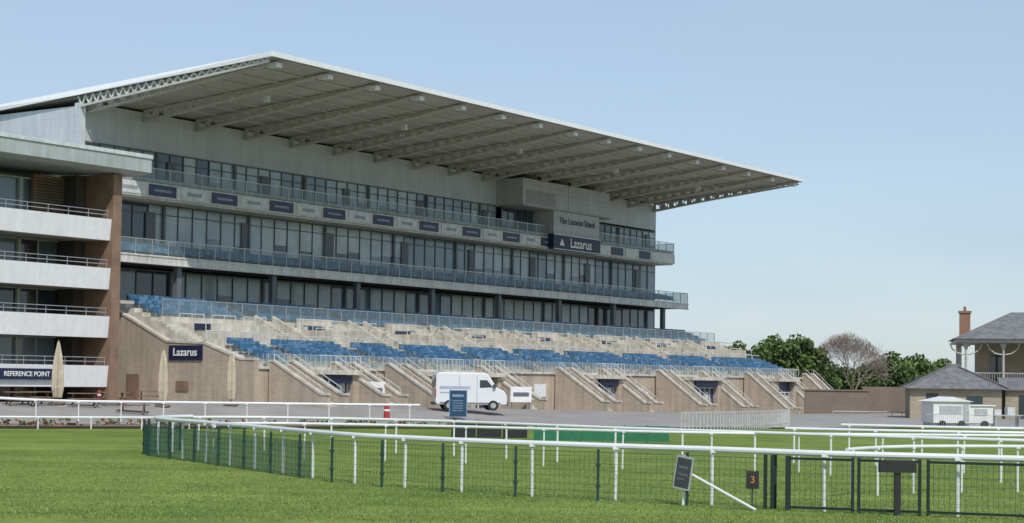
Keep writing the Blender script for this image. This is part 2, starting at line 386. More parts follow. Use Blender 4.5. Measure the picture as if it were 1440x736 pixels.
for a,b_ in((3.1,7.0),(14.8,18.2),(19.5,23.2),(35.9,40.1),(51.6,57.0),(68.1,72.4)):
    g=gtn(a,19); 
    for x0,x1 in((a,a+.5),(b_-.5,b_)): fw.b(x0,x1,16.73,19.2,g-.5,2.75)
    fw.b(a+.5,b_-.5,16.73,16.9,g-.5,2.75)
    cw.b(a-.1,b_+.1,16.86,19.5,2.75,3.05)
    do.b(a+.55,b_-.55,18.6,18.7,g-.3,2.7)
    m0=(a+b_)/2
    for q in(-.9,.9):
        rb.b(m0+q-.55,m0+q-.45,18.71,18.78,g,g+2.2); rb.b(m0+q+.45,m0+q+.55,18.71,18.78,g,g+2.2)
        rb.b(m0+q-.3,m0+q+.3,18.71,18.74,g+.9,g+1.9)
    rb.b(a+.6,b_-.6,18.72,18.8,g+2.2,g+2.3)
    rb.tb((a,19.4,3.95),(b_,19.4,3.95),.03)
    for i in range(9): rb.tb((a+(b_-a)*i/8,19.4,3.05),(a+(b_-a)*i/8,19.4,3.95),.02)
for t in (10.8,28,44.5,61,64):
    g=gtn(t,18); do.b(t,t+1.2,16.73,16.76,g,g+2.1)
mk('front_wall',fw,BRICK,gs); mk('cream_parapets',cw,CREAM,gs)
nm=SB(); 
for a,b_ in((3.1,7.0),(35.9,40.1),(51.6,57.0)): nm.b(a+.7,b_-.7,19.21,19.25,2.2,2.7)
nm.b(1.5,3,9.7,9.75,5.6,6); mk('portal_signs',nm,NAVY,gs)
pw=SB()
for t,w in((9.2,1.0),(27,1.3),(31,1.6),(46,1.5),(62.5,1.2)): 
    g=gtn(t,17); pw.b(t,t+w,16.74,16.8,g+1.0,g+2.0)
mk('posters',pw,WHITE,gs)
mk('doors_and_dark_openings',do,mat('door_and_opening_blue',(.03,.045,.11),.4),gs); mk('barrier_rails',rb,mat('galvanised_pale',(.6,.6,.58),.4,var=.1),gs)
fl=SB(); P=[(2,-1),(2,8.2),(4,6.95),(9.2,4.7),(12.6,4.6),(15.8,3.6),(17,3.6),(17,-1)]
fl.pr(P,-.4,-.01); mk('flank_wall',fl,BRICK,gs)
fc=SB()
for (a,b_) in zip(P[1:-2],P[2:-1]): fc.bm((-.2,a[0],a[1]+.06),(-.2,b_[0],b_[1]+.06),.5,.14)
mk('coping',fc,CREAM,gs)
fs=SB(); fs.b(-.5,-.41,9.5,12.5,3.55,4.5); mk('flank_sign',fs,NAVY,gs)
fs=SB(); fs.b(-.5,-.41,10.2,11.3,1.6,2.2); fs.b(-.45,-.41,5.5,6.7,.6,2.6); mk('flank_door',fs,TERRA,gs)
text('Lazarus',(-.53,-11,4.05),.72,gs,WT,(rad(90),0,rad(-90)))
# ================= LEFT BUILDING =================
lb=empty('hospitality_building',(W.x,W.y,0),RZ)
a=SB()
for z in(3.1,6.15,9.15,12.2):
    a.pr([(10.0,z),(9.86,z-1.32),(9.5,z-1.32),(9.5,z-1.0),(9.8,z)],-45,-6.0)
o=mk('balcony_fronts',a,weather(mat('white_panel',(.8,.8,.8),.4,var=.04),.08),lb)
a=SB()
for z in(3.1,6.15,9.15,12.2): a.b(-45,-6.05,5,9.49,z-1.3,z-1.05)
a.b(-45,-6.02,-8,4.9,-1,15.0); mk('floors',a,mat('soffit_grey',(.4,.38,.34)),lb)
gl=SB(); fr2=SB()
for z0,z1 in((.5,1.75),(2.05,4.8),(5.1,7.8),(8.1,10.85),(11.15,14.6)):
    glaze(gl,-45,-6.9,6.0,z0,z1,1.5,[5,5,3,1],fr2)
mk('glazing',gl,[G1,G2,G3,G4],lb); mk('window_frames',fr2,mat('frame_offwhite',(.5,.5,.48),.5),lb)
a=SB(); a.b(-6.0,-5.3,9.3,10.1,-1,15.05); a.b(-6.0,-5.5,4.9,9.28,-1,15.05); a.b(-9.2,-6.4,6.2,6.5,11.1,14.9)
mk('terracotta_piers',a,TERRA,lb)
a=SB(); a.b(-6.85,-6.1,6.05,7.6,-1,15.0); 
for i in range(20): a.b(-9.1,-6.9,6.52,6.58,11.2+i*.18,11.26+i*.18)
mk('shadow_screen',a,mat('shaded_brown',(.07,.055,.045),.8),lb)  # brown screen and slats, recess shade put into the dark colour
a=SB(); 
for z in(3.1,6.15,9.15,12.2):
    for q in(.25,.5): a.tb((-45,9.9,z+q),(-6.2,9.9,z+q),.025)
    for i in range(26): a.tb((-45+i*1.55,9.9,z),(-45+i*1.55,9.9,z+.5),.02)
mk('handrails',a,METAL,lb)
a=SB()
for z in(3.1,6.15,9.15,12.2):
    for i in range(8):
        t=-8-i*2.3-random.random(); a.tb((t,8.3,z-1.05),(t,8.3,z-.3),.03); a.b(t-.35,t+.35,7.95,8.65,z-.3,z-.26)
        for q in(-.7,.6): a.b(t+q,t+q+.05,8.1,8.5,z-1.0,z-.15); a.b(t+q-.1,t+q+.3,8.1,8.5,z-.6,z-.56)
mk('balcony_tables',a,mat('table_grey',(.3,.3,.3)),lb)
a=SB(); a.pr([(-9,16.2),(-9,15.5),(10.2,15.1),(11.2,15.25),(11.2,16.3)],-48,-3.9); mk('zinc_roof',a,ZINC,lb)
a=SB(); a.b(-48.05,-3.85,11.2,11.28,16.12,16.36); mk('roof_trim',a,mat('trim_pale',(.55,.6,.58)),lb)
a=SB(); a.b(-22,-10.2,10.02,10.1,2.2,2.85); mk('name_board',a,NAVY,lb); text('REFERENCE POINT',(-12.35,-10.13,2.52),.4,lb,WT)
# ================= GROUND =================
def grid(ts,fn,name,m,off):
    mb=MB(); rows=[]
    for t in ts:
        ns=fn(t); r=[]
        for n in ns:
            x,y=xy(t,n); r.append(len(mb.v)); mb.v.append((x,y,gtn(t,n)+off))
        rows.append(r)
    for i in range(len(rows)-1):
        for j in range(len(rows[0])-1):
            mb.f.append((rows[i][j],rows[i][j+1],rows[i+1][j+1],rows[i+1][j])); mb.m.append(0)
    return mk(name,mb,m,norm=False,smooth=True)
gm=bpy.data.materials.new('turf'); gm.use_nodes=True; nt=gm.node_tree; b=nt.nodes['Principled BSDF']; b.inputs['Roughness'].default_value=.9; b.inputs['Specular IOR Level'].default_value=.15
geo=nt.nodes.new('ShaderNodeNewGeometry')
def noise(sc,det=5,vec=None):
    n_=nt.nodes.new('ShaderNodeTexNoise'); n_.inputs['Scale'].default_value=sc; n_.inputs['Detail'].default_value=det
    nt.links.new(vec or geo.outputs['Position'],n_.inputs['Vector']); return n_
def ramp(src,c0,c1,p0=.35,p1=.65):
    r=nt.nodes.new('ShaderNodeValToRGB'); r.color_ramp.elements[0].position=p0; r.color_ramp.elements[1].position=p1
    r.color_ramp.elements[0].color=(*c0,1); r.color_ramp.elements[1].color=(*c1,1); nt.links.new(src,r.inputs[0]); return r
n1=noise(.22,5); n2=noise(5,8); n4=noise(.9,6)
mp=nt.nodes.new('ShaderNodeMapping'); mp.inputs['Rotation'].default_value=(0,0,rad(-25)); mp.inputs['Scale'].default_value=(.04,.6,1)
nt.links.new(geo.outputs['Position'],mp.inputs[0]); n3=noise(1.3,4,mp.outputs[0])
r1=ramp(n1.outputs['Fac'],(.12,.185,.034),(.18,.24,.052)); r2=ramp(n2.outputs['Fac'],(.8,.82,.77),(1.2,1.16,1.12),.3,.7); r3=ramp(n3.outputs['Fac'],(.8,.84,.8),(1.18,1.12,1.12)); r4=ramp(n4.outputs['Fac'],(.88,.9,.88),(1.12,1.08,1.08))
last=r1.outputs[0]
for r_ in(r2,r3,r4):
    v1=nt.nodes.new('ShaderNodeVectorMath'); v1.operation='MULTIPLY'; nt.links.new(last,v1.inputs[0]); nt.links.new(r_.outputs[0],v1.inputs[1]); last=v1.outputs[0]
nt.links.new(last,b.inputs['Base Color'])
bu=nt.nodes.new('ShaderNodeBump'); bu.inputs['Strength'].default_value=.22; bu.inputs['Distance'].default_value=.05; nt.links.new(n2.outputs['Fac'],bu.inputs['Height']); nt.links.new(bu.outputs[0],b.inputs['Normal'])
ax=[-4000,-1000,-300,-120]+list(range(-80,141,4))+[200,400,1000,4000]
grid(ax,lambda t:ax,'grass_ground',gm,0)
PLZ=mat('plaza_asphalt',(.3,.28,.265),.9,var=.14,scale=.35,detail=8)
nbt=lambda t:interp(t,[-60,-27,-21.5,-5,6.6,18.3,26.5,60,140],[10,26.6,29.8,39,45.4,52,56.5,76,110])
grid(list(range(-60,141,2)),lambda t:[-20+(nbt(t)+20)*i/50 for i in range(51)],'plaza_pavement',PLZ,.06)
grid(list(range(-59,-2,1)),lambda t:[nbt(t)-5.2,nbt(t)-3.5,nbt(t)-2,nbt(t)-.3],'planting_bed',mat('bed_soil',(.2,.13,.09),.95,var=.3,scale=1),.1)
def leafmass(mb,c,rx,ry,rz,k,s,nm=3,lump=5,flat=1.0):
    cs=[]
    for _ in range(lump):
        d=Vector((random.gauss(0,1),random.gauss(0,1),random.gauss(0,1))).normalized()*random.uniform(.2,.78)
        cs.append((Vector((d.x*rx,d.y*ry,d.z*rz)),random.uniform(.2,.4),random.uniform(-.8,.6)))
    for i in range(k):
        cc,rr,tone=random.choice(cs); d=Vector((random.gauss(0,1),random.gauss(0,1),random.gauss(0,1))).normalized()*random.random()**.35
        p=Vector(c)+cc+Vector((d.x*rx*rr,d.y*ry*rr,d.z*rz*rr))
        a=Vector((random.uniform(-1,1),random.uniform(-1,1),random.uniform(-1,1))).normalized(); b2=a.cross(Vector((random.uniform(-1,1),random.uniform(-1,1),random.uniform(-1,1)))).normalized()
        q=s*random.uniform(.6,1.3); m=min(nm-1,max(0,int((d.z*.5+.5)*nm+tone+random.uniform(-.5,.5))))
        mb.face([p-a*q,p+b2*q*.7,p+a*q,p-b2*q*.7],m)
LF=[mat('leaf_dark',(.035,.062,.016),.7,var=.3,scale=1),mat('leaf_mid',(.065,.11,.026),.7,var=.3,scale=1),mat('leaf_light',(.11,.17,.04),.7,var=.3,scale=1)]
fb=MB()
for i in range(120):
    t=random.uniform(-40,-4); n=nbt(t)-random.uniform(.8,4.6); x,y=xy(t,n); leafmass(fb,(x,y,gtn(t,n)+.2),.5,.5,.3,14,.09,4,3)
mk('bedding_plants',fb,[LF[0],LF[1],mat('flower_rust',(.3,.08,.04)),LF[1]],norm=False)
tb=MB()
for i in range(45000):
    y=30.5+31*random.random()*random.random()**.5; x=random.uniform(-.34,.34)*y
    h=random.uniform(.02,.05); w=.012; an=random.uniform(0,6.28); dx,dy=math.cos(an)*w,math.sin(an)*w
    tb.face([(x-dx,y-dy,0),(x+dx,y+dy,0),(x+random.uniform(-.03,.03),y+random.uniform(-.03,.03),h)],random.randint(0,1))
mk('grass_blades',tb,[mat('blade_a',(.15,.22,.045),.8,var=.2),mat('blade_b',(.23,.29,.08),.8,var=.2)],norm=False)
# ================= RAILS =================
def smooth(pts,k=4):
    out=[]
    P_=[pts[0]]+pts+[pts[-1]]
    for i in range(1,len(P_)-2):
        for j in range(k):
            u=j/k; p0,p1,p2,p3=P_[i-1:i+3]
            out.append(tuple(.5*((2*p1[c])+(-p0[c]+p2[c])*u+(2*p0[c]-5*p1[c]+4*p2[c]-p3[c])*u*u+(-p0[c]+3*p1[c]-3*p2[c]+p3[c])*u**3) for c in(0,1)))
    out.append(pts[-1]); return out
def offset(path,d):
    o=[]
    for i,p in enumerate(path):
        a=path[max(0,i-1)];b_=path[min(len(path)-1,i+1)]; dx,dy=b_[0]-a[0],b_[1]-a[1]; l=math.hypot(dx,dy)
        o.append((p[0]+dy/l*d,p[1]-dx/l*d))
    return o
def along(path,step,start=0):
    out=[];acc=start
    for a,b_ in zip(path,path[1:]):
        l=math.dist(a,b_)
        while acc<=l:
            u=acc/l; out.append((a[0]+(b_[0]-a[0])*u,a[1]+(b_[1]-a[1])*u)); acc+=step
        acc-=l
    return out
def runrail(path,name='running_rail',h=1.15,step=2.0,r=.055,posts=None,off=.0,pr=.032):
    mb=MB()
    for a,b_ in zip(path,path[1:]):
        mb.tube((*a,gz(*a)+h),(*b_,gz(*b_)+h),r,None,10)
    for p in (posts or along(path,step,.3)):
        z=gz(*p); q=(p[0]+random.uniform(-.02,.02),p[1]); l=random.uniform(-.015,.015)
        mb.tube((q[0]+l,q[1],z-.1),(q[0],q[1],z+h-.12),pr,None,8); mb.tube((q[0],q[1],z+h-.14),(p[0],p[1],z+h),pr*.8,None,6)
        mb.box(p[0]-r*1.1,p[0]+r*1.1,p[1]-r*1.12,p[1]+r*1.12,z+h-r*1.1,z+h-r*.2)
    return mk(name,mb,WHITEP,smooth=False)
near=[(-10.9,58.5),(-11.6,56.8),(-11.3,54.9),(-9.1,51.2),(-7.1,47.7),(-5.1,44.1),(-3.8,41.9),(-2.5,40.6),(-1.1,39.3),(.5,38.2),(2.3,37.2),(4.3,36.2),(6.4,34.8),(8.9,34.0),(12,32.8),(16,31.5)]
posts=near[3:]+[(-10.2,53.1),(-8.1,49.5),(-6.1,45.9),(-11.5,55.8),(-11.4,57.6)]
far=[(-10.9,58.5),(-9.5,59.6),(-7,59.8),(-2.4,58.2),(3.1,52.9),(9.1,48.6),(15,45.2),(21,43)]
sp=smooth(near)
runrail(sp,posts=posts,h=1.18,r=.065,pr=.036)
runrail(smooth(far),step=2.4,h=1.15,r=.05)
inner=[(-8.6,49.7),(-8.9,51.5),(-8.0,53.3),(-5.5,53.6),(-1,52.6),(5.0,50.0),(11,50.5),(22,53)]
runrail(smooth(inner),step=2.6,h=1.12,r=.045,pr=.026)
runrail(smooth([(7.6,38.6),(9.5,41.0),(13,42.2),(19,42.5)]),step=1.5,h=1.12,r=.045,pr=.026)
runrail(smooth([(9,56),(15,54.5),(24,55)]),step=2.6,h=1.12,r=.05)
runrail(smooth([(12,62),(18,60),(26,61)]),step=2.6,h=1.12,r=.05)
runrail(smooth([(-34,88.5),(-28,89.5),(-17,91.5),(-7,93),(-5,93.6)]),step=2.2,h=1.12,r=.07)
runrail(smooth([(-34,77.5),(-24,78.4),(-17.8,80.8),(-14,83.5)]),step=2.4,h=.55,r=.05)
mf=empty('mesh_fence'); o1=offset(sp,.35); o1=[p for p in o1 if p[0]<5.2]
mb=MB(); wb=MB()
for p in along(o1,2.05,.2)+along(o1[:8],.7,.1):
    mb.box(p[0]-.03,p[0]+.03,p[1]-.03,p[1]+.03,-.1,1.12); mb.box(p[0]-.05,p[0]+.05,p[1]-.05,p[1]+.05,.3,.36); mb.box(p[0]-.05,p[0]+.05,p[1]-.05,p[1]+.05,.75,.81)
for z in [.05,.2,.35,.5,.65,.8,.95,1.05]:
    for a,b_ in zip(o1,o1[1:]): wb.tube((*a,z),(*b_,z),.004 if z<1 else .008,None,3)
for p in along(o1,.12): wb.tube((*p,.03),(*p,1.05),.003,None,3)
mk('posts',mb,GREEN,mf); mk('wires',wb,GREEN,mf,norm=False)
nb2=MB()
for p in along(o1[:22],.05): nb2.tube((*p,.03),(*p,.95),.006,None,3)
mk('netting',nb2,mat('green_netting',(.03,.11,.08),.7),mf,norm=False)
gt=empty('dark_gate'); mb=MB(); wb=MB()
for i,(x,y) in enumerate([(5.28,35.35),(5.4,35.2),(5.5,35.5),(5.66,34.9)]): mb.box(x-.035,x+.035,y-.035,y+.035,-.1,1.12)
g0=Vector((5.7,34.9,0)); g1=Vector((13.5,32.2,0)); 
for u0,u1 in((0,.155),(.17,.315),(.335,.6),(.615,1)):
    a=g0.lerp(g1,u0);b_=g0.lerp(g1,u1)
    for z in(.08,1.07): mb.beam((a.x,a.y,z),(b_.x,b_.y,z),.05,.05)
    for q in(a,b_): mb.box(q.x-.028,q.x+.028,q.y-.028,q.y+.028,-.05,1.12)
    k=int((b_-a).length/.1)
    for j in range(k): q=a.lerp(b_,j/k); wb.tube((q.x,q.y,.08),(q.x,q.y,1.07),.0035,None,3)
    for z in(.25,.42,.6,.77,.93): wb.tube((a.x,a.y,z),(b_.x,b_.y,z),.0035,None,3)
mk('frame',mb,mat('black_green_paint',(.01,.02,.018),.5),gt); mk('infill_wires',wb,GREEN,gt,norm=False)
mb=MB(); q=(7.7,34.0); mb.box(q[0]-.06,q[0]+.06,q[1]-.06,q[1]+.06,-.1,.85); mb.box(q[0]-.36,q[0]+.36,q[1]-.1,q[1]+.1,.86,1.08); mb.box(q[0]-.33,q[0]+.33,q[1]-.07,q[1]+.07,1.08,1.1)
mk('control_box_post',mb,DARK)
e=empty('number_marker',(4.95,34.9,0)); mb=MB(); mb.box(-.13,.13,-.02,.0,.44,.8); mk('plate',mb,DARK,e); mb=MB(); mb.box(-.015,.015,0.003,.03,0,.44); mk('stake',mb,GREEN,e); text('3',(0,-.025,.62),.2,e,mat('orange_paint',(.5,.2,.05)))
e=empty('leaning_sign',(3.55,35.95,0)); mb=MB(); mb.box(-.2,.2,-.015,.015,.35,1.05); o=mk('board',mb,mat('pale_board',(.4,.4,.4),.6),e); o.rotation_euler=(0,rad(9),rad(-35))
mb=MB(); mb.box(-.17,.17,-.02,-.0155,.39,1.01,1); mb.box(-.12,.1,-.024,-.0205,.8,.84,0); mb.box(-.12,.12,-.024,-.0205,.65,.68,0);mb.box(-.12,.05,-.024,-.0205,.55,.58,0); o=mk('face',mb,[mat('print_grey',(.15,.16,.17)),mat('board_slate',(.05,.06,.07))],e); o.rotation_euler=(0,rad(9),rad(-35))
mb=MB(); mb.tube((.1,.05,.75),(1.45,-1.2,.02),.028,None,8); mb.tube((.1,.06,0),(.12,.06,1.05),.03,None,6); mk('prop_pole',mb,WHITEP,e)
e=empty('green_barrier'); mb=MB()
for i in range(6):
    x=1.0+i*.95; mb.box(x,x+.9,71.2+i*.1,71.26+i*.1,.08,.72); mb.box(x-.03,x+.03,71.15+i*.1,71.3+i*.1,0,.75)
mk('panels',mb,GPAN,e)
mb=MB()
for i in range(3):
    x=-2.5+i*1.1; mb.box(x,x+1.02,73,73.08,.1,.72); mb.box(x-.03,x+.03,72.95,73.15,0,.78)
mk('black_barrier',mb,DARK)
mb=MB(); pth=smooth([(9.0,90),(11.5,92.5),(14.2,96.5),(16.4,101.5),(17.6,108)])
for p in along(pth,.3): mb.box(p[0]-.03,p[0]+.03,p[1]-.02,p[1]+.02,gz(*p),gz(*p)+1.05)
for a,b_ in zip(pth,pth[1:]):
    for z in(.25,.98): mb.beam((*a,gz(*a)+z),(*b_,gz(*b_)+z),.04,.06)
mk('paling_fence',mb,mat('pale_grey_paint',(.45,.45,.43),.6,var=.15))
# ================= small objects =================
def umbrella(t,n,h,s):
    x,y=xy(t,n); z=gtn(t,n); e=empty('closed_parasol',(x,y,z)); mb=MB(); mb.tube((0,0,0),(0,0,h),.04,None,8); mb.box(-.4,.4,-.4,.4,.07,.17); mk('pole',mb,WOOD,e)
    mb=MB(); prev=None; K=12; seq=[(.45,.22),(1.0,.3),(1.8,.29),(2.5,.24),(3.1,.15),(h-.1,.06),(h+.05,.01)]
    for zz,r in seq:
        ring=[]
        for k in range(K*2):
            w=math.pi*k/K; rr=r*(1 if k%2 else .72)*s; ring.append((rr*math.cos(w),rr*math.sin(w),zz))
        i=len(mb.v); mb.v+=ring
        if prev is not None:
            for k in range(K*2): mb.f.append((prev+k,prev+(k+1)%(2*K),i+(k+1)%(2*K),i+k)); mb.m.append(0)
        prev=i
    mk('canopy',mb,CANV,e)
def atu(u,Y): return (u-720)/2400*Y
def um(u,Y,h,s=1):
    x=atu(u,Y); umbrella(*tn((x,Y)),h,s)
um(83,98,3.7,1.15); um(231,101,3.5,.95); um(327,104,3.2,.9)
for u,Y in((30,96),(55,97),(120,98),(160,100),(190,97),(215,103)):
    x=atu(u,Y); z=gz(x,Y)+.05; e=empty('picnic_table',(x,Y,z),random.uniform(0,1)); mb=MB(); mb.box(-.9,.9,-.35,.35,.72,.77)
    for s_ in(-1,1):
        mb.box(-.9,.9,s_*.75-.13,s_*.75+.13,.43,.47); mb.beam((s_*.6,-.75,0),(s_*.6,.2,.72),.08,.05); mb.beam((s_*.6,.75,0),(s_*.6,-.2,.72),.08,.05); mb.beam((s_*.6,-.8,.4),(s_*.6,.8,.4),.08,.05)
    mk('table',mb,WOOD,e)
def redb(u,Y,s=1):
    x=atu(u,Y); z=gz(x,Y); e=empty('red_bollard',(x,Y,z+.05)); e.scale=(s,s,s); mb=MB(); mb.tube((0,0,0),(0,0,.08),.3,.28,10); mb.tube((0,0,.08),(0,0,.95),.22,.17,10); mb.tube((0,0,.95),(0,0,1.08),.2,.06,10); mk('body',mb,RED,e); mb=MB(); mb.tube((0,0,.6),(0,0,.72),.205,.2,10); mk('band',mb,WHITE,e)
redb(546,101,.95); redb(142,104,.7)
x=atu(646,104); e=empty('information_sign',(x,104,gz(x,104)+.06)); mb=MB(); mb.box(-.5,.5,-.05,.05,.15,1.75); mk('panel',mb,mat('sign_blue',(.02,.06,.12),.4),e)
mb=MB(); mb.box(-.55,-.5,-.07,.07,0,1.8); mb.box(.5,.55,-.07,.07,0,1.8); 
for z in(.5,.65,.8,.95,1.1): mb.box(-.35,.3,-.06,-.052,z,z+.04)
mb.box(-.35,.35,-.06,-.052,1.35,1.5); mk('frame_and_print',mb,mat('print_pale',(.2,.3,.4)),e)
# van
x=atu(611,110); e=empty('white_van',(x,110,gz(x,110)+.06),rad(10)); e.scale=(.94,.97,.91); mb=MB()
mb.prism([(0,.4),(0,1.2),(.05,2.5),(.25,2.68),(3.35,2.68),(3.65,2.55),(4.25,1.62),(4.75,1.4),(4.95,1.05),(4.98,.4)],-1,1,1); o=mk('body',mb,mat('van_paint',(.7,.71,.73),.25,var=.03),e)
bv=o.modifiers.new('b','BEVEL'); bv.width=.09; bv.segments=3
mb=MB(); 
for y in(-1.012,1.004): mb.prism([(3.05,1.6),(3.05,2.15),(3.55,2.15),(3.95,1.65)],y,y+.008,1)
mb.face([(3.72,-.85,2.47),(3.72,.85,2.47),(4.28,.85,1.68),(4.28,-.85,1.68)]); mb.box(-.012,-.004,-.8,.8,1.6,2.3); mk('windows',mb,G1,e)
mb=MB()
for xx in(.95,4.0):
    for y in(-1.02,.8): 
        mb.tube((xx,y,.36),(xx,y+.22,.36),.36,None,16)
mk('tyres',mb,TYRE,e); mb=MB()
for xx in(.95,4.0): mb.tube((xx,-1.035,.36),(xx,-1.0,.36),.2,None,12)
mk('hubcaps',mb,METAL,e)
mb=MB(); mb.box(-.06,.1,-1.0,1.0,.38,.55); mb.box(4.9,5.05,-.98,.98,.38,.62); mb.box(0.3,4.5,-1.02,-1.0,.5,.56); mb.box(1.65,1.67,-1.008,-1.0,.6,2.4); mb.box(2.85,2.87,-1.008,-1.0,.6,2.4); mb.box(3.95,4.15,-1.2,-1.0,1.6,1.85); mk('trim',mb,mat('van_trim_grey',(.06,.06,.065),.6),e)
mb=MB(); mb.box(.3,2.4,-1.012,-1.002,1.5,1.7); mb.box(.3,1.4,-1.012,-1.002,1.2,1.3); mk('livery',mb,mat('livery_blue',(.35,.4,.5)),e)
mb=MB(); mb.box(-.02,.05,-1.01,-.85,.9,1.5); mk('tail_lamp',mb,RED,e)
for u,Y,w in((528,112,1.5),(734,122,1.6),(900,140,1.6)):
    x=atu(u,Y); e=empty('advert_board',(x,Y,gz(x,Y)+.06),rad(20)); mb=MB(); mb.box(-w/2,w/2,-.03,.03,.5,1.6); mk('board',mb,WHITE,e); mb=MB(); mb.box(-w/2+.1,-w/2+.16,.04,.08,0,1.5); mb.box(w/2-.16,w/2-.1,.04,.08,0,1.5); mb.box(-w/2+.2,w/2-.2,-.04,-.032,.9,1.2); mk('legs',mb,mat('legs_grey',(.12,.13,.16)),e)
x0=27.2; e=empty('white_kiosk',(x0,106,0),rad(8)); e.scale=(.95,1,.85); mb=MB(); mb.box(-1.5,1.0,-1,1,.35,1.9); mb.prism([(-1.7,1.9),(-.25,2.25),(1.2,1.9)],-1.15,1.15,1); mb.box(1.0,2.6,-.9,.9,.35,1.6); mb.box(.98,2.75,-1.0,1.0,1.6,1.68); mk('shell',mb,WHITE,e)
mb=MB(); mb.box(-1.1,.4,-1.02,-1.003,1.0,1.6); mb.box(.5,.9,-1.02,-1.003,.45,1.7); mb.box(1.3,2.2,-.92,-.903,.9,1.4); mb.box(-1.4,2.5,-.85,.85,.1,.34);mk('hatch',mb,mat('kiosk_grey',(.4,.42,.44)),e); mb=MB()
for xx in(-.9,.4,2.0): mb.tube((xx,-1.05,.3),(xx,-.85,.3),.24,None,12)
mk('wheels',mb,TYRE,e)
e=empty('trestle_table',(31.0,107,0),rad(5)); mb=MB(); mb.box(-.9,.9,-.4,.4,.75,.8); mb.box(-.85,-.4,-.3,.2,.8,1.15); mb.box(0,.5,-.3,.2,.8,1.3)
for a in(-.8,.75): mb.box(a,a+.05,-.35,.35,0,.75)
mk('top_and_legs',mb,mat('plastic_crate',(.55,.56,.58)),e)
mb=MB()
for i in range(5):
    x=25.0+i*2.1; y=103+i*.3
    for z in(.15,.85): mb.tube((x,y,z),(x+2,y+.25,z),.02,None,5)
    for k in range(17): mb.tube((x+k*.125,y+k*.0156,.15),(x+k*.125,y+k*.0156,.85),.012,None,4)
mk('crowd_barrier',mb,METAL)
# ================= old stand + pavilion =================
e=empty('old_grandstand',(37.5,142,0),rad(-12)); mb=MB(); mb.box(0,16,0,9,-1,2.6); mb.box(1.5,16,4,9,2.6,6.2); mk('stone_walls',mb,STONE,e)
mb=MB(); mb.box(-.3,16.3,-.3,.1,2.6,2.85); mb.box(-.5,16.5,-.5,9.5,6.2,6.5)
for xx in(.3,3.3,6.3,9.3,12.3):
    mb.tube((xx,.0,2.85),(xx,.0,6.2),.11,.09,10); mb.tube((xx,0,2.85),(xx,0,3.3),.2,.14,10); mb.tube((xx,0,5.6),(xx,0,6.15),.1,.3,10)
    for s_ in(-1,1):
        pts=[(xx+s_*(.1+1.2*math.sin(w)),5.2+1.0*(1-math.cos(w))) for w in(0,.5,1,1.5)]
        for p,q in zip(pts,pts[1:]): mb.tube((p[0],0,p[1]),(q[0],0,q[1]),.06,None,5)
for yy in(3,6,9): mb.tube((.0,yy,2.85),(.0,yy,6.2),.1,None,8)
mb.box(0,16,-.05,.0,3.65,3.72)
for i in range(80): mb.box(i*.2,i*.2+.03,-.04,-.01,2.85,3.65)
mk('columns_and_railing',mb,mat('cream_iron',(.45,.44,.4),.5),e)
mb=MB(); A_=[(-.8,-.8,6.5),(16.8,-.8,6.5),(16.8,9.8,6.5),(-.8,9.8,6.5)]; B_=[(4.2,4.2,8.9),(12,4.2,8.9),(12,4.8,8.9),(4.2,4.8,8.9)]
for i in range(4): mb.face([A_[i],A_[(i+1)%4],B_[(i+1)%4],B_[i]])
mb.face(B_); mb.face(A_[::-1]); mk('hipped_slate_roof',mb,SLATE,e)
mb=MB(); mb.box(0.2,1.1,8.6,9.5,6.1,9.0); mb.box(.1,1.2,8.5,9.6,9.0,9.2); mb.tube((.65,9.05,9.2),(.65,9.05,9.6),.15,.12,8); mk('chimney',mb,brickmat('chimney_brick',(.3,.16,.09),(.25,.13,.08),(.25,.2,.15)),e)
mb=MB()
for xx in(2.5,5.5,8.5,11.5): mb.box(xx,xx+1.2,3.95,3.995,2.8,5.4)
for xx in(3,7,11): mb.box(xx,xx+1.1,-.02,-.003,.3,2.2)
mk('windows_and_doors',mb,G1,e)
e=empty('stone_pavilion',(30.6,131,0),rad(-10)); mb=MB(); mb.box(0,6.8,0,6.8,-.8,2.35); mk('walls',mb,STONE,e)
mb=MB(); A_=[(-.5,-.5,2.35),(7.3,-.5,2.35),(7.3,7.3,2.35),(-.5,7.3,2.35)]; B_=[(3,3,4.05),(3.8,3,4.05),(3.8,3.8,4.05),(3,3.8,4.05)]
for i in range(4): mb.face([A_[i],A_[(i+1)%4],B_[(i+1)%4],B_[i]])
mb.face(A_[::-1]); mb.face(B_); mb.box(2.9,3.9,2.9,3.9,4.0,4.3)
for q in range(4): mb.beam((*A_[q][:2],2.42),(*B_[q][:2],4.1),.14,.1)
mk('pyramid_slate_roof',mb,SLATE,e)
mb=MB(); mb.box(1.2,2.1,-.02,-.003,0,2); mb.box(4.2,5.4,-.02,-.003,.9,1.8); mk('door_and_window',mb,G1,e)
e=empty('stone_annex',(38.5,133,0),rad(-12)); mb=MB(); mb.box(0,9,0,6,-1,2.3); mk('walls',mb,STONE,e); mb=MB(); mb.prism([(-.4,2.3),(3,3.3),(6.4,2.3)],-.4,9.4,0); mk('slate_roof',mb,SLATE,e)
mb=MB(); mb.box(1,2,-.02,-.003,-.2,1.9); mb.box(3.5,5,-.02,-.003,.6,1.7); mk('door_and_window',mb,G1,e)
mb=MB(); mb.box(25.5,31,148,148.3,-1,2.0); mb.box(25.3,31,147.9,148.4,2.0,2.12); mb.box(31.3,60,152,152.3,-1,2.4); mk('brick_wall',mb,brickmat('brown_brick',(.22,.17,.13),(.19,.15,.12),(.2,.17,.14)))
mb=MB()
for i in range(9): mb.tube((26+i*.8,138,-.7),(26+i*.8,138,.4),.03,None,5)
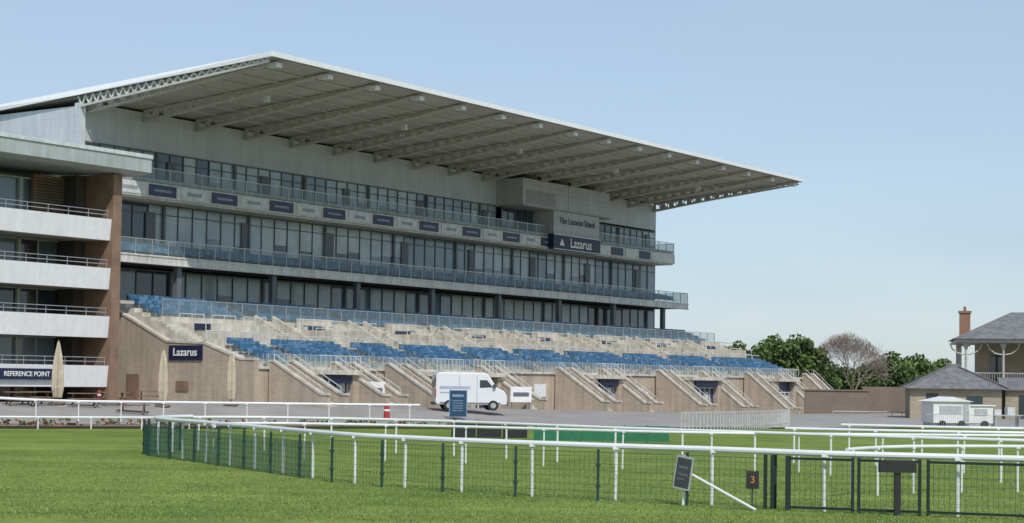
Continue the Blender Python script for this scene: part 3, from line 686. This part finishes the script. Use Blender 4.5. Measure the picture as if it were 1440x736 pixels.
mb.tube((26,138,.4),(32.4,138,.4),.03,None,5); mb.tube((26,138,0),(32.4,138,0),.03,None,5); mk('steel_railing',mb,METAL)
# ================= trees =================
def branch(mb,p,d,l,r,lev,tips,spread=.55,shr=.62):
    q=p+d*l; mb.tube(p,q,r,r*.7,5 if lev>3 else 3)
    if lev==0: tips.append(q); return
    for k in range(random.choice((2,3,3))):
        nd=(d+Vector((random.gauss(0,spread),random.gauss(0,spread),random.gauss(.05,spread*.6)))).normalized()
        branch(mb,q if k<2 else p+d*l*.6,nd,l*random.uniform(.68,.85),r*shr,lev-1,tips,spread,shr)
def tree(x,y,h,w,name='leafy_tree',k=6500,ls=.28):
    z=gz(x,y); e=empty(name,(x,y,z)); mb=MB(); tips=[]
    branch(mb,Vector((0,0,-.2)),Vector((0,0,1)),h*.22,h*.022,4,tips,.4); mk('trunk_and_limbs',mb,BARK,e,norm=False)
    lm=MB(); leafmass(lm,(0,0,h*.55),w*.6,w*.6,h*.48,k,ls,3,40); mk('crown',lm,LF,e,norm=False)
def tu(u,Y,vtop,wpx,**kw):
    x=atu(u,Y); hz=534+.014*(u-720); h=(hz-vtop)/2400*Y+H-gz(x,Y); tree(x,Y,h,wpx/2400*Y,**kw)
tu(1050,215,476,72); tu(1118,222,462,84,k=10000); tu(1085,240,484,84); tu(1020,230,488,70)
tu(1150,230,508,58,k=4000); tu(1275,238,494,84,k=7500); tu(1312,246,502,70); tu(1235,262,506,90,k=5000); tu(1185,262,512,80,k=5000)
x=atu(1200,222); e=empty('bare_tree',(x,222,gz(x,222))); 
random.seed(23); mb=MB(); tips=[]
def twig(p,d,l,r,lev):
    q=p+d*l; mb.tube(p,q,r,r*.75,5 if lev>4 else 3)
    if lev==0: return
    k=3 if lev>4 else random.choice((2,3,3))
    for j in range(k):
        an=2*math.pi*(j/k)+random.uniform(-.6,.6); sp_=random.uniform(.3,.62)
        up=Vector((0,0,1)); a=d.cross(Vector((.3,.9,.1))).normalized(); b2=d.cross(a)
        nd=(d+(a*math.cos(an)+b2*math.sin(an))*sp_*1.3+up*.12).normalized()
        twig(p+d*l*(1 if j<2 else random.uniform(.5,.9)),nd,l*random.uniform(.7,.86),max(.013,r*.58),lev-1)
twig(Vector((0,0,-.2)),Vector((0.02,0,1)),2.2,.2,8)
zmax=sorted(v[2] for v in mb.v)[-20]; f_=10.2/zmax; xs=sorted(v[0] for v in mb.v); x0_,x1_=xs[len(xs)//100],xs[-len(xs)//100]; fx=9.2/(x1_-x0_)
mb.v=[(v[0]*fx,v[1]*fx,v[2]*f_) for v in mb.v]; mk('trunk_and_branches',mb,mat('twig_bark',(.24,.19,.16),.9,var=.2),e,norm=False)
tl=MB(); random.seed(5)
for i in range(70):
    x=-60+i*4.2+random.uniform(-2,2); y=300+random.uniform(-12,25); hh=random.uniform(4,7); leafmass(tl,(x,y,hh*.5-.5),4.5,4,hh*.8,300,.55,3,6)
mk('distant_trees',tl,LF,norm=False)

# ================= light, world, camera =================
w=bpy.data.worlds.new('World'); bpy.context.scene.world=w; w.use_nodes=True; nt=w.node_tree
sky=nt.nodes.new('ShaderNodeTexSky'); sky.sky_type='NISHITA'; sky.sun_disc=False
el=rad(48); sd=Vector((.3,-.95,0)).normalized()*math.cos(el)+Vector((0,0,math.sin(el)))
sky.sun_elevation=el; sky.sun_rotation=math.atan2(sd.x,sd.y); sky.air_density=1; sky.dust_density=.6; sky.ozone_density=1.5
tc=nt.nodes.new('ShaderNodeTexCoord'); mp=nt.nodes.new('ShaderNodeMapping'); mp.inputs['Scale'].default_value=(1.2,1.2,5); mp.inputs['Rotation'].default_value=(0,.25,0)
nt.links.new(tc.outputs['Generated'],mp.inputs[0]); cn=nt.nodes.new('ShaderNodeTexNoise'); cn.inputs['Scale'].default_value=2.5; cn.inputs['Detail'].default_value=6; nt.links.new(mp.outputs[0],cn.inputs['Vector'])
mr=nt.nodes.new('ShaderNodeMapRange'); mr.inputs[1].default_value=.35; mr.inputs[2].default_value=.7; mr.inputs[3].default_value=.55; mr.inputs[4].default_value=.78; nt.links.new(cn.outputs['Fac'],mr.inputs[0])
mx=nt.nodes.new('ShaderNodeMixRGB'); mx.inputs[2].default_value=(3.45,4.4,5.5,1); nt.links.new(mr.outputs[0],mx.inputs[0])
bg=nt.nodes['Background']; nt.links.new(sky.outputs[0],mx.inputs[1]); nt.links.new(mx.outputs[0],bg.inputs[0]); bg.inputs[1].default_value=.137
sl_=bpy.data.lights.new('sun','SUN'); sl_.energy=3.1; sl_.angle=rad(.6); sl_.color=(1,.955,.9)
so=bpy.data.objects.new('sun',sl_); so.rotation_euler=sd.to_track_quat('Z','Y').to_euler(); bpy.context.scene.collection.objects.link(so)
cam=bpy.data.cameras.new('camera'); co=bpy.data.objects.new('camera',cam); bpy.context.scene.collection.objects.link(co)
R=Matrix.Rotation(rad(90)+rad(2),4,'X')@Matrix.Rotation(rad(.8),4,'Z'); co.matrix_world=Matrix.Translation((0,0,H))@R
cam.sensor_width=36; cam.lens=60; cam.shift_y=82/1440; cam.clip_end=9000; cam.clip_start=.5
sc=bpy.context.scene; sc.camera=co; sc.view_settings.view_transform='Standard'; sc.view_settings.look='None'
